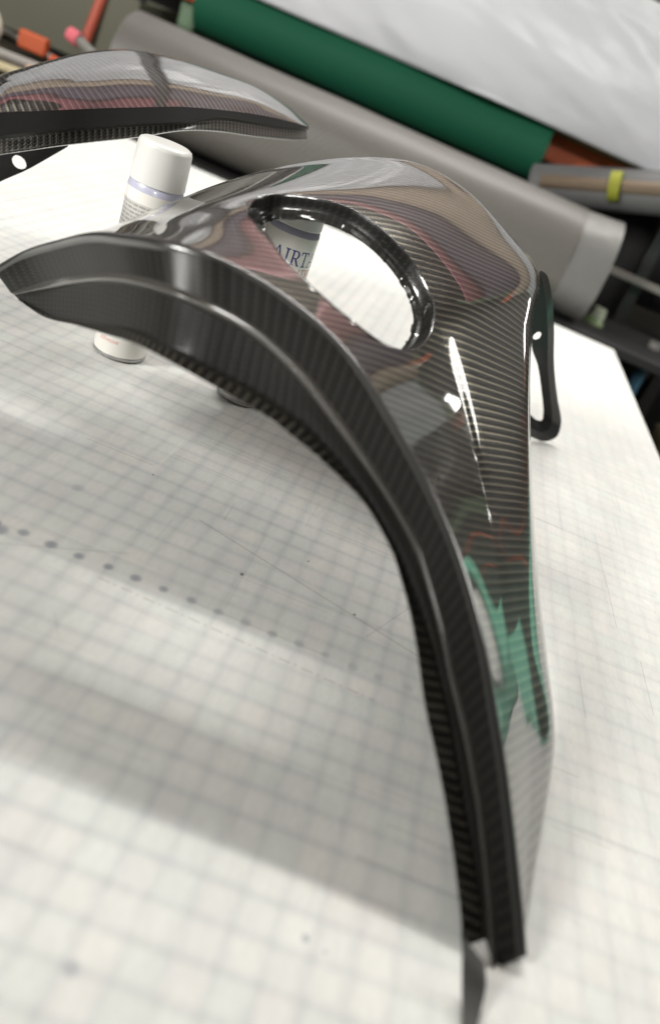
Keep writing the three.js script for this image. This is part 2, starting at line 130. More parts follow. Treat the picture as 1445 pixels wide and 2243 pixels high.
const REAR_NET = [[[-0.3764,0.2566,-0.44],[-0.3963,0.2545,-0.4717],[-0.4239,0.25,-0.5159],[-0.4699,0.2401,-0.5902],[-0.5328,0.2238,-0.6922],[-0.5303,0.2038,-0.7321],[-0.5284,0.1538,-0.7621]],[[-0.3853,0.2566,-0.5],[-0.3975,0.2609,-0.519],[-0.4149,0.2637,-0.5471],[-0.4452,0.2638,-0.5971],[-0.4941,0.2566,-0.6795],[-0.4916,0.2366,-0.7194],[-0.4897,0.1866,-0.7494]],[[-0.3768,0.261,-0.535],[-0.3907,0.267,-0.5575],[-0.41,0.2717,-0.5897],[-0.4423,0.2742,-0.6453],[-0.4938,0.2694,-0.7362],[-0.4913,0.2494,-0.7761],[-0.4894,0.1994,-0.8061]],[[-0.3614,0.2687,-0.57],[-0.3811,0.2751,-0.6044],[-0.4056,0.2808,-0.6481],[-0.4454,0.2848,-0.7206],[-0.503,0.2822,-0.8285],[-0.5005,0.2622,-0.8684],[-0.4986,0.2122,-0.8984]],[[-0.3415,0.2782,-0.6],[-0.3651,0.2852,-0.6443],[-0.3946,0.2916,-0.7006],[-0.4425,0.2964,-0.7942],[-0.5071,0.2956,-0.9233],[-0.5046,0.2756,-0.9632],[-0.5027,0.2256,-0.9932]],[[-0.3126,0.2915,-0.65],[-0.3359,0.2995,-0.6945],[-0.3651,0.3068,-0.7522],[-0.4132,0.3127,-0.8516],[-0.4756,0.3139,-0.9852],[-0.4731,0.2939,-1.0251],[-0.4712,0.2439,-1.0551]],[[-0.2827,0.3044,-0.71],[-0.3,0.312,-0.7489],[-0.3223,0.3188,-0.8007],[-0.3612,0.3241,-0.8955],[-0.4106,0.3255,-1.0194],[-0.4081,0.3055,-1.0593],[-0.4062,0.2555,-1.0893]],[[-0.2609,0.3102,-0.78],[-0.2736,0.3171,-0.8104],[-0.2904,0.3232,-0.8531],[-0.3211,0.3276,-0.9366],[-0.3588,0.3287,-1.0425],[-0.3563,0.3087,-1.0824],[-0.3544,0.2587,-1.1124]],[[-0.2357,0.3145,-0.86],[-0.244,0.3206,-0.8806],[-0.2552,0.326,-0.9113],[-0.2759,0.3299,-0.9744],[-0.3002,0.3313,-1.0513],[-0.299,0.3213,-1.0713],[-0.298,0.2963,-1.0862]],[[-0.2143,0.3153,-0.93],[-0.2188,0.3187,-0.9457],[-0.2252,0.3215,-0.9687],[-0.237,0.3231,-1.0135],[-0.25,0.3233,-1.0635],[-0.2497,0.3209,-1.0683],[-0.2495,0.3149,-1.0719]],[[-0.1992,0.3151,-0.97],[-0.2014,0.3163,-0.9791],[-0.2046,0.3171,-0.9928],[-0.2105,0.3172,-1.0181],[-0.2162,0.3168,-1.0425],[-0.2159,0.3144,-1.0473],[-0.2156,0.3084,-1.0509]],[[-0.1932,0.313,-1.0],[-0.1943,0.313,-1.0066],[-0.1962,0.3127,-1.017],[-0.199,0.312,-1.0318],[-0.2007,0.3117,-1.0412],[-0.2004,0.3093,-1.046],[-0.2002,0.3033,-1.0496]]];
const REAR_FLANGE = [[[-0.3764,0.2566,-0.44],[-0.3853,0.2566,-0.5],[-0.3768,0.261,-0.535],[-0.3614,0.2687,-0.57],[-0.3415,0.2782,-0.6],[-0.3126,0.2915,-0.65],[-0.2827,0.3044,-0.71],[-0.2609,0.3102,-0.78],[-0.2357,0.3145,-0.86],[-0.2143,0.3153,-0.93],[-0.1992,0.3151,-0.97],[-0.1932,0.313,-1.0]],[[-0.3711,0.2351,-0.436],[-0.3798,0.2353,-0.496],[-0.3713,0.2411,-0.531],[-0.356,0.2505,-0.566],[-0.336,0.2609,-0.596],[-0.3071,0.2754,-0.646],[-0.2772,0.2892,-0.706],[-0.2571,0.3019,-0.776],[-0.2316,0.3051,-0.856],[-0.2103,0.3065,-0.926],[-0.1961,0.3089,-0.966],[-0.1909,0.3092,-0.996]],[[-0.3767,0.2291,-0.446],[-0.385,0.2293,-0.506],[-0.3761,0.2354,-0.541],[-0.3604,0.245,-0.576],[-0.34,0.2558,-0.606],[-0.3105,0.2708,-0.656],[-0.2801,0.2852,-0.716],[-0.2596,0.298,-0.786],[-0.2335,0.3011,-0.866],[-0.2118,0.3024,-0.936],[-0.1976,0.3057,-0.976],[-0.1925,0.3063,-1.006]],[[-0.3701,0.2172,-0.438],[-0.3785,0.2173,-0.498],[-0.3696,0.2236,-0.533],[-0.354,0.2337,-0.568],[-0.3338,0.245,-0.598],[-0.3047,0.2609,-0.648],[-0.2755,0.2794,-0.708],[-0.2534,0.2859,-0.778],[-0.2271,0.2881,-0.858],[-0.2059,0.291,-0.928],[-0.1917,0.2943,-0.968],[-0.1872,0.2967,-0.998]],[[-0.3891,0.207,-0.47],[-0.3965,0.2077,-0.53],[-0.3865,0.2146,-0.565],[-0.3697,0.2253,-0.6],[-0.3483,0.2372,-0.63],[-0.3174,0.2539,-0.68],[-0.2865,0.2733,-0.74],[-0.2631,0.2803,-0.81],[-0.2354,0.2828,-0.89],[-0.2132,0.2859,-0.96],[-0.1984,0.2894,-1.0],[-0.1936,0.2919,-1.03]]];
const REAR_HOLE = [-0.4904,0.151,-0.75];
const REAR_LEG = [[[-0.5573,0.1263,-0.74],[-0.5159,0.1539,-0.74],[-0.4684,0.1777,-0.74],[-0.429,0.1993,-0.745]],[[-0.5579,0.1054,-0.745],[-0.5156,0.1306,-0.745],[-0.4746,0.1594,-0.745],[-0.4322,0.1944,-0.748]],[[-0.5567,0.0707,-0.75],[-0.5161,0.1133,-0.75],[-0.4815,0.1442,-0.75],[-0.4375,0.1892,-0.75]]];

const hermite = (p1, p2, m1, m2, x) => p1.clone().multiplyScalar(1 - 3 * x * x + 2 * x ** 3).addScaledVector(p2, 3 * x * x - 2 * x ** 3).addScaledVector(m1, x ** 3 - 2 * x * x + x).addScaledVector(m2, x ** 3 - x * x);
function netSurface(raw, creases = {}) {
  const net = raw.map((r) => r.map(V)), nc = net.length, nr = net[0].length;
  const kk = (c, r) => creases[r]?.[c] ?? 0;
  const two = (a, b) => a.clone().multiplyScalar(2).sub(b);
  function row(c, t) {
    const i = Math.min(Math.floor(t), nr - 2), x = t - i, P = net[c], p1 = P[i], p2 = P[i + 1];
    const p0 = i > 0 ? P[i - 1] : two(p1, p2), p3 = i < nr - 2 ? P[i + 2] : two(p2, p1), d = p2.clone().sub(p1);
    const m1 = p2.clone().sub(p0).multiplyScalar(.5).lerp(d, kk(c, i)), m2 = p3.clone().sub(p1).multiplyScalar(.5).lerp(d, kk(c, i + 1));
    return hermite(p1, p2, m1, m2, x);
  }
  return (s, t) => {
    const i = Math.min(Math.floor(s), nc - 2), x = s - i, p1 = row(i, t), p2 = row(i + 1, t);
    const p0 = i > 0 ? row(i - 1, t) : two(p1, p2), p3 = i < nc - 2 ? row(i + 2, t) : two(p2, p1);
    return hermite(p1, p2, p2.clone().sub(p0).multiplyScalar(.5), p3.clone().sub(p1).multiplyScalar(.5), x);
  };
}
function normalAt(f, s, t, S, T) {
  const e = 1e-3, a = f(Math.min(s + e, S), t).sub(f(Math.max(s - e, 0), t)), b = f(s, Math.min(t + e, T)).sub(f(s, Math.max(t - e, 0)));
  return a.cross(b).normalize();
}
// a skin as a fine grid with an opening cut along the curve where inside() changes sign
function drape(normal, grain, turn = 0) {                            // cloth laid flat along a grain direction; twill diagonals run along it
  const n = V(normal).normalize(), a = V(grain).addScaledVector(n, -V(grain).dot(n)).normalize(), b = new THREE.Vector3().crossVectors(n, a), k = Math.SQRT1_2, cs = Math.cos(turn), sn = Math.sin(turn);
  return (p) => { const x0 = p.dot(a), y0 = p.dot(b), x = x0 * cs + y0 * sn, y = y0 * cs - x0 * sn + .004 * Math.sin(x0 * 9); return [(x + y) * k, (x - y) * k]; };
}
function skinGeometry(f, S, T, ns, nt, inside, flip, lay) {
  const pos = [], nor = [], uv = [], idx = [], st = [], h = [], id = (i, j) => i * (nt + 1) + j;
  const us = [0]; for (let i = 1; i <= ns; i++) us.push(us[i - 1] + f(i / ns * S, T * .4).distanceTo(f((i - 1) / ns * S, T * .4)));
  const grid = [];
  for (let i = 0; i <= ns; i++) { let v = 0, last; for (let j = 0; j <= nt; j++) { const p = f(i / ns * S, j / nt * T); if (last) v += p.distanceTo(last); last = p; grid.push([p, us[i], v]); } }
  const add = (s, t, p, u, v) => { const n = normalAt(f, s, t, S, T).multiplyScalar(flip); pos.push(p.x, p.y, p.z); nor.push(n.x, n.y, n.z); uv.push(...lay(p)); st.push([s, t]); h.push(inside ? inside(s, t) : -1); return h.length - 1; };
  for (let i = 0; i <= ns; i++) for (let j = 0; j <= nt; j++) { const [p, u, v] = grid[id(i, j)]; add(i / ns * S, j / nt * T, p, u, v); }
  const cut = {};
  function edge(a, b) {                                    // a outside the opening (h<0), b inside it
    const key = a + ',' + b; if (key in cut) return cut[key];
    let lo = 0, hi = 1; const at = (x) => [st[a][0] + (st[b][0] - st[a][0]) * x, st[a][1] + (st[b][1] - st[a][1]) * x];
    for (let k = 0; k < 14; k++) { const m = (lo + hi) / 2; inside(...at(m)) < 0 ? lo = m : hi = m; }
    const [s, t] = at(lo), w = (o) => uv[2 * a + o] + (uv[2 * b + o] - uv[2 * a + o]) * lo;
    return cut[key] = add(s, t, f(s, t), w(0), w(1));
  }
  function tri(a, b, c) {
    const q = [a, b, c], out = q.filter((k) => h[k] < 0);
    if (out.length === 3) { idx.push(a, b, c); return; }
    if (!out.length) return;
    const poly = [];
    for (let k = 0; k < 3; k++) { const x = q[k], y = q[(k + 1) % 3]; if (h[x] < 0) poly.push(x); if (h[x] < 0 !== h[y] < 0) poly.push(h[x] < 0 ? edge(x, y) : edge(y, x)); }
    for (let k = 1; k < poly.length - 1; k++) idx.push(poly[0], poly[k], poly[k + 1]);
  }
  for (let i = 0; i < ns; i++) for (let j = 0; j < nt; j++) { const a = id(i, j), b = id(i + 1, j), c = id(i + 1, j + 1), d = id(i, j + 1); if (flip > 0) { tri(a, b, c); tri(a, c, d); } else { tri(a, c, b); tri(a, d, c); } }
  const g = new THREE.BufferGeometry();
  g.setAttribute('position', new THREE.Float32BufferAttribute(pos, 3)); g.setAttribute('normal', new THREE.Float32BufferAttribute(nor, 3)); g.setAttribute('uv', new THREE.Float32BufferAttribute(uv, 2)); g.setIndex(idx);
  return g;
}
// a ribbon lofted through several rails; rails are sampled smoothly along, straight across unless smooth
function ribbon(rails, n, { smooth = false, sub = 1, wob, inside } = {}) {
  const cs = rails.map((r) => new THREE.CatmullRomCurve3(r.map((p) => p.isVector3 ? p : V(p)), false, 'centripetal'));
  const f0 = rails.length, S = 1, pts = [];
  for (let i = 0; i <= n; i++) pts.push(cs.map((c) => c.getPoint(i / n)));
  const cols = (f0 - 1) * sub, pos = [], uv = [], idx = [];
  let u = 0;
  for (let i = 0; i <= n; i++) {
    if (i) u += pts[i][0].distanceTo(pts[i - 1][0]);
    let v = 0, last;
    const line = smooth ? new THREE.CatmullRomCurve3(pts[i], false, 'centripetal') : null;
    for (let j = 0; j <= cols; j++) {
      const k = Math.min(Math.floor(j / sub), f0 - 2), x = j / sub - k;
      const p = line ? line.getPoint(j / cols) : pts[i][k].clone().lerp(pts[i][k + 1], x);
      if (wob) wob(p, u, j / cols);
      if (last) v += p.distanceTo(last); last = p.clone();
      pos.push(p.x, p.y, p.z); uv.push(u, v);
    }
  }
  const w = cols + 1;
  for (let i = 0; i < n; i++) for (let j = 0; j < cols; j++) {
    if (inside && inside(i / n, (j + .5) / cols)) continue;
    const a = i * w + j; idx.push(a, a + w, a + w + 1, a, a + w + 1, a + 1);
  }
  const g = new THREE.BufferGeometry();
  g.setAttribute('position', new THREE.Float32BufferAttribute(pos, 3)); g.setAttribute('uv', new THREE.Float32BufferAttribute(uv, 2)); g.setIndex(idx); g.computeVertexNormals();
  return g;
}

// ------------------------------------------------------------------ setting: floor, back wall, bench with gridded mat
{
  const floorTex = dataTex(256, 256, (x, y) => { const c = 62 + 40 * fbm(x / 24, y / 24) + 10 * hash(x, y); return [c, c * .98, c * .95]; }, true);
  const f = mesh('floor', new THREE.PlaneGeometry(16, 16).rotateX(-Math.PI / 2).translate(0, -.92, -2), std(0xffffff, .7, { map: floorTex })); f.userData.kind = 'structure';
  const w = mesh('wall', new THREE.BoxGeometry(16, 4, .1).translate(0, .9, -5.6), std(lin(.035, .033, .03), .85)); w.userData.kind = 'structure';
  const c = mesh('ceiling', new THREE.BoxGeometry(5.4, .06, 7).translate(-.9, 3.7, 0), std(lin(.62, .6, .56), .85)); c.userData.kind = 'structure';  // unseen, stops short on the right so the fender side reflects dark
}
const TX0 = -1.6, TX1 = .622, TZ0 = -1.975, TZ1 = .85;
{
  const IN = .0254, N = 2048, W = 60, H = 72;              // the printed tile is 60 by 72 inches, mirrored beyond
  const stains = []; for (let i = 0; i < 26; i++) stains.push([rnd() * 60, rnd() * 72, .6 + rnd() * 2.2, (rnd() - .4) * .05]);
  const dots = []; for (let c = -14; c <= 10; c++) { const a = c < -4 ? 1 : Math.max(.3, .95 - (c + 4) * .07); dots.push([c + .02 + (rnd() - .5) * .1, -8.35 + (rnd() - .5) * .12, a * (.8 + .4 * rnd()), .2 + .06 * rnd()]); }
  dots.push([-6.7, -8.1, .9, .36], [-5.98, -12.1, .35, .3], [6.75, 1.59, .8, .13], [7.28, 1.73, .6, .08], [2.2, 4.01, .6, .22]);
  const specks = [[1.07, -10.89, .1], [5.52, -11.21, .07], [3.1, -13.4, .05], [-4.2, -15, .05]];
  const scr = []; for (let i = 0; i < 260; i++) { const d = rnd() < .65; scr.push([-16 + rnd() * 40, -46 + rnd() * 60, (d ? -.02 + rnd() * .04 : 1.55 + rnd() * .06) + (rnd() < .15 ? rnd() * 1.2 : 0), .6 + rnd() * 5, rnd() < .75 ? -1 : 1, .25 + .6 * rnd()]); }
  const cv = document.createElement('canvas'); cv.width = cv.height = N; const g = cv.getContext('2d');
  const X0 = -36, Z0 = -52, px = (x) => (x - X0) / W * N, py = (z) => (z - Z0) / H * N;   // inches from the grid origin to canvas
  const im = g.createImageData(N, N);
  for (let j = 0; j < N; j++) for (let i = 0; i < N; i++) {
    const x = X0 + (i + .5) / N * W, z = Z0 + (j + .5) / N * H;
    let a = 0;
    const dx = Math.abs(x - Math.round(x) + .06 * (fbm(x * .8, z * .8, 2) - .5)), dz = Math.abs(z - Math.round(z) + .06 * (fbm(z * .7 + 40, x * .7, 2) - .5));
    const wx = Math.round(x) % 4 === 0 ? .2 : .15, str = (k) => .55 + .45 * hash(k + 900, 5) ;
    a += .05 * (.55 + .9 * fbm(x * .12 + 9, z * .12 + 2, 2)) * str(Math.round(x)) * Math.exp(-((dx / wx) ** 2)) + .052 * str(Math.round(z) + 300) * Math.exp(-((dz / .14) ** 2));
    a *= 1 - .45 * Math.max(0, Math.min(1, (x - 6) / 6)); const mott = fbm(x * .45 + 3, z * .45, 4) - .47, tint = vnoise(Math.floor(x) * 1.7, Math.floor(z) * 1.3) - .5, cell = hash(Math.floor(x) + 55, Math.floor(z) + 77) - .5;
    const fine = (fbm(x * 9, z * 3, 3) - .45) * .05;
    let r = .888 - a * 1.12 + mott * .075 + cell * .018 - fine, gg = .889 - a * 1.05 + mott * .07 + cell * .014 - fine, b = .872 - a * .9 + mott * .06 + cell * .012 - fine;
    r += tint * .016; gg -= tint * .004;
    const o = (j * N + i) * 4; im.data[o] = r * 255; im.data[o + 1] = gg * 255; im.data[o + 2] = b * 255; im.data[o + 3] = 255;
  }
  g.putImageData(im, 0, 0);
  for (const [x, z, a, rad] of dots) { const gr = g.createRadialGradient(0, 0, 0, 0, 0, rad * 34); gr.addColorStop(0, `rgba(120,126,138,${.62 * a})`); gr.addColorStop(.55, `rgba(125,130,142,${.5 * a})`); gr.addColorStop(1, 'rgba(130,134,145,0)'); g.save(); g.translate(px(x), py(z)); g.scale(1, .85); g.fillStyle = gr; g.beginPath(); g.arc(0, 0, rad * 34, 0, 7); g.fill(); g.restore(); }
  for (const [x, z, rad] of specks) { g.fillStyle = 'rgba(50,48,45,.8)'; g.beginPath(); g.arc(px(x), py(z), rad * 22, 0, 7); g.fill(); }
  for (const [x, z, ang, len, s, al] of scr) { g.strokeStyle = s < 0 ? `rgba(92,88,82,${al * .38})` : `rgba(252,250,245,${al * .6})`; g.lineWidth = .9; g.beginPath(); g.moveTo(px(x), py(z)); g.lineTo(px(x + Math.cos(ang) * len), py(z + Math.sin(ang) * len)); g.stroke(); }
  g.strokeStyle = 'rgba(110,102,96,.5)'; g.lineWidth = 1; g.setLineDash([14, 5, 3, 6]); g.beginPath(); g.moveTo(px(-3), py(-7.7)); g.lineTo(px(7), py(-7.1)); g.stroke(); g.setLineDash([]);
  g.beginPath(); g.moveTo(px(-1.5), py(-13.2)); g.lineTo(px(9.5), py(-9.9)); g.stroke();
  const map = new THREE.CanvasTexture(cv); map.colorSpace = THREE.SRGBColorSpace; map.flipY = false; map.wrapS = map.wrapT = THREE.MirroredRepeatWrapping; map.magFilter = THREE.LinearFilter;
  const bump = dataTex(256, 256, (x, y) => { const c = 128 + 90 * (fbm(x / 18, y / 18, 4) - .47) + 26 * (hash(x, y) - .5); return [c, c, c]; });
  const bm = bump; bm.repeat.set(3, 3);
  const mat = new THREE.MeshPhysicalMaterial({ map, roughness: .5, specularIntensity: .5, bumpMap: bm, bumpScale: .0004 });
  const t = thing('work_table', 'long white work table covered with a translucent gridded cutting mat', 'table', [(TX0 + TX1) / 2, 0, (TZ0 + TZ1) / 2]);
  const top = new THREE.PlaneGeometry(TX1 - TX0, TZ1 - TZ0, 40, 50).rotateX(-Math.PI / 2).translate((TX0 + TX1) / 2, 0, (TZ0 + TZ1) / 2);
  const p = top.attributes.position, u = top.attributes.uv;
  for (let i = 0; i < p.count; i++) u.setXY(i, (p.getX(i) / IN - X0) / W, (p.getZ(i) / IN - Z0) / H);
  part('grid_mat', top, mat, t);
  part('table_top', bx(TX1 - TX0 + .012, .036, TZ1 - TZ0 + .012, (TX0 + TX1) / 2, -.022, (TZ0 + TZ1) / 2, .008), std(lin(.78, .76, .7), .5), t);
  for (const [x, z] of [[TX0 + .1, TZ0 + .12], [TX1 - .1, TZ0 + .12], [TX0 + .1, TZ1 - .12], [TX1 - .1, TZ1 - .12]]) part('leg', bx(.07, .875, .07, x, -.4785, z), M.darkGrey, t);
}
tubeLamp('unseen long ceiling tube lamp lighting the table from behind', [-.05, 3.2, -2.72], 2.6, .15, 112, 0xfffdf8);  // out of view, throws the fender's shadow towards the viewer
tubeLamp('unseen square panel lamp at the front left, lighting the table under the fender', [-2.3, 1.7, 1.6], .9, .9, 62, 0xfffdf8, [-.1, 0, -.4]);  // out of view, placed to lighten the table under the arch
tubeLamp('unseen small panel lamp at the front right, lighting the can behind the opening', [1.0, 1.6, 3.0],   .5, .3, 85, 0xfffdf8, [-.08, .2, -.6]);  // out of view, aimed at the can through the oval opening
{
  const t = thing('unseen_blocker', 'tall grey cabinet shaped block out of view, shading the table from the front lamps', 'cabinet', [-.5, -.92, 1.15]);  // unseen block, shades the table near the leg from the front lamps
  part('blocker_body', bx(2.3, 1.92, .4, -.95, .04, 1.16, .012), M.darkGrey, t);
  for (let i = 0; i < 4; i++) { part('drawer', bx(2.1, .42, .02, -.95, -.68 + i * .46, .955, .006), M.darkGrey, t); part('handle', bx(.5, .02, .03, -.95, -.54 + i * .46, .935, .006), M.whitePaint, t); }
}
{
  const t = thing('unseen_low_blocker', 'low grey block out of view beside the tall one, shading the table from the right lamp', 'chest', [.6, -.92, 1.15]);  // unseen block, keeps the right panel lamp off the table near the leg
  part('blocker_body', bx(.75, 1.62, .4, .6, -.11, 1.16, .012), M.darkGrey, t);
  for (let i = 0; i < 4; i++) { part('drawer', bx(.7, .36, .02, .6, -.7 + i * .39, .955, .006), M.darkGrey, t); part('handle', bx(.3, .02, .03, .6, -.58 + i * .39, .935, .006), M.whitePaint, t); }
}
{
  const a = 62 * Math.PI / 180, d = [Math.sin(a), 0, -Math.cos(a)];
  lampStrip('unseen wide lamp at the upper right, making the streak beside the fender crease', [.17 + 4 * d[0], 2.3, -.43 + 4 * d[2]], d, [0, 1, 0], 2.5, 1.35, 12, 0xfffcf6);  // out of view, placed for the white streak reflected beside the crease
}
lampStrip('unseen upright lamp on the far right, making the streak along the fender edge', [2.2, .64, -3.95], [0, 1, 0], [.53, .1, -.84], .4, .07, 22, 0xfffcf6);  // out of view, placed for the thin streak reflected at the panel edge

// ------------------------------------------------------------------ the carbon fibre fender
{
  const t = thing('fender', 'glossy black carbon fibre fender with an oval opening, standing in front', 'fender', [.3, 0, .02]);
  const f = netSurface(FENDER_NET, { 2: CREASE_K, 5: EDGE_K }), S = FENDER_NET.length - 1, T = 7;
  const cs = HOLE.reduce((a, h) => a + h[0], 0) / HOLE.length, ct = HOLE.reduce((a, h) => a + h[1], 0) / HOLE.length;
  const loop = new THREE.CatmullRomCurve3(HOLE.map(([s, q]) => new THREE.Vector3(s, q, 0)), true, 'centripetal');
  const LP = loop.getPoints(400).slice(0, -1);
  const inside = (s, q) => {                                // signed: even-odd test on the loop
    if (Math.abs(s - cs) > 6 || Math.abs(q - ct) > 3) return -1;
    let c = -1; for (let i = 0, j = LP.length - 1; i < LP.length; j = i++) { const a = LP[i], b = LP[j]; if (a.y > q !== b.y > q && s < (b.x - a.x) * (q - a.y) / (b.y - a.y) + a.x) c = -c; }
    return c;
  };
  const flip = 1;
  part('body_panel', skinGeometry(f, S, T, 231, 196, inside, flip, drape([.5, .82, .27], [.51, -.12, -.85], -.13)), M.skin, t);
  // recessed rim of the opening
  const P = LP.map((q) => f(q.x, q.y)), Nn = LP.map((q) => { const n = normalAt(f, q.x, q.y, S, T); return n.z < 0 && n.y < 0 ? n.negate() : n; });
  const cen = P.reduce((a, p) => a.add(p), new THREE.Vector3()).divideScalar(P.length), nAvg = Nn.reduce((a, p) => a.add(p), new THREE.Vector3()).normalize();
  if (nAvg.y < 0) nAvg.negate();
  const prof = [[-.0004, .0002], [.0008, .0012], [.0022, .0004], [.0034, -.003], [.0048, -.009], [.0065, -.0145], [.009, -.0165], [.0115, -.0168], [.0128, -.0185], [.0138, -.0215], [.0158, -.0225]];
  const K = P.length, pos = [], uv = [], idx = [];
  let u = 0;
  for (let i = 0; i <= K; i++) {
    const k = i % K, p = P[k], prev = P[(k + K - 1) % K], next = P[(k + 1) % K];
    if (i) u += P[k].distanceTo(prev);
    const tan = next.clone().sub(prev).normalize(), inw = new THREE.Vector3().crossVectors(nAvg, tan).normalize();
    if (inw.dot(cen.clone().sub(p)) < 0) inw.negate();
    const n = Nn[k].clone().multiplyScalar(Math.sign(Nn[k].dot(nAvg)) || 1).lerp(nAvg, .6).normalize();
    const jag = (fbm(k * .08, 4.2, 3) - .45) * .003 + (vnoise(k * .2, 9) > .8 ? .0013 : 0), rip = (fbm(k * .05, 1.5, 2) - .4) * .0008;
    prof.forEach(([a0, b0], j) => { const a = a0 * .72, b = b0 * .8; const q = p.clone().addScaledVector(inw, a + (j > 8 ? jag : j > 3 ? rip : 0)).addScaledVector(n, b + (j > 3 && j < 9 ? rip * .8 : 0)); pos.push(q.x, q.y, q.z); uv.push(u, j * .004); });
  }
  const w = prof.length;
  for (let i = 0; i < K; i++) for (let j = 0; j < w - 1; j++) { const a = i * w + j; idx.push(a, a + w, a + w + 1, a, a + w + 1, a + 1); }
  const rg = new THREE.BufferGeometry(); rg.setAttribute('position', new THREE.Float32BufferAttribute(pos, 3)); rg.setAttribute('uv', new THREE.Float32BufferAttribute(uv, 2)); rg.setIndex(idx); rg.computeVertexNormals();
  part('opening_rim', rg, carbon(twD, .011, .78, { roughness: .35, metalness: .2, clearcoat: 1, clearcoatRoughness: .035, normalScale: new THREE.Vector2(.14, .14) }), t);
  // the edge facing the camera: flat band, raised bead, groove, ribbed return
  const [e0, e1, e2, e3, e4, e5, e6, e7, e8] = FLANGE;
  part('edge_band', ribbon([e0, e1, e2], 160, { sub: 3 }), M.band, t);
  part('edge_rounding', new THREE.TubeGeometry(new THREE.CatmullRomCurve3(e0.map((p) => V(p).add(new THREE.Vector3(-.0008, -.0034, -.003))), false, 'centripetal'), 240, .0055, 16), phys(lin(.03, .03, .028), .3, { clearcoat: 1, clearcoatRoughness: .1 }), t);
  part('edge_bead', ribbon([e2, e3, e4], 160, { smooth: true, sub: 4 }), phys(lin(.06, .057, .05), .35, { clearcoat: 1, clearcoatRoughness: .12, bumpMap: lumpTex, bumpScale: .0006 }), t);
  part('edge_groove', ribbon([e4, e5, e6], 160, { sub: 2 }), carbon(twC, .012, .7, { roughness: .5, metalness: 0, specularIntensity: .35, clearcoat: .12, clearcoatRoughness: .15, normalScale: new THREE.Vector2(.5, .5) }), t);
  part('edge_return', ribbon([e6, e7, e8], 700, { sub: 8, wob: (p, u, v) => { const r = Math.sin(u * 2 * Math.PI / .0105 + v * 2.2 + 1.2 * vnoise(u * 60, 2)); p.z += .0016 * Math.max(.12, Math.min(1, (.62 - u) / .2)) * r * Math.sin(Math.min(1, v * 1.15) * Math.PI) * Math.min(1, .25 + .75 * vnoise(u * 25, 7)); } }), M.weave, t);
  // far side of the wheel arch with its bolt hole
  const bolt = V(BOLT);
  const tab = FOOT_TAB;
  part('foot_tab', ribbon(tab, 30, { sub: 3 }), phys(lin(.07, .068, .064), .45, { clearcoat: .4, clearcoatRoughness: .3 }), t);
  part('arch_lip', ribbon([ARCH[0], ARCH[1]], 90, { sub: 3 }), M.darkGrey, t);
  const ag = ribbon([ARCH[1], ARCH[2]], 400, { sub: 60 });
  const ap = ag.attributes.position, src = ag.index.array, keep = [];
  for (let i = 0; i < src.length; i += 3) { const d = [0, 1, 2].map((k) => Math.hypot(ap.getX(src[i + k]) - bolt.x, ap.getY(src[i + k]) - bolt.y)); if (Math.min(...d) > .0058) keep.push(src[i], src[i + 1], src[i + 2]); }
  ag.setIndex(keep); part('arch_inner_lip', ag, M.black, t);
}

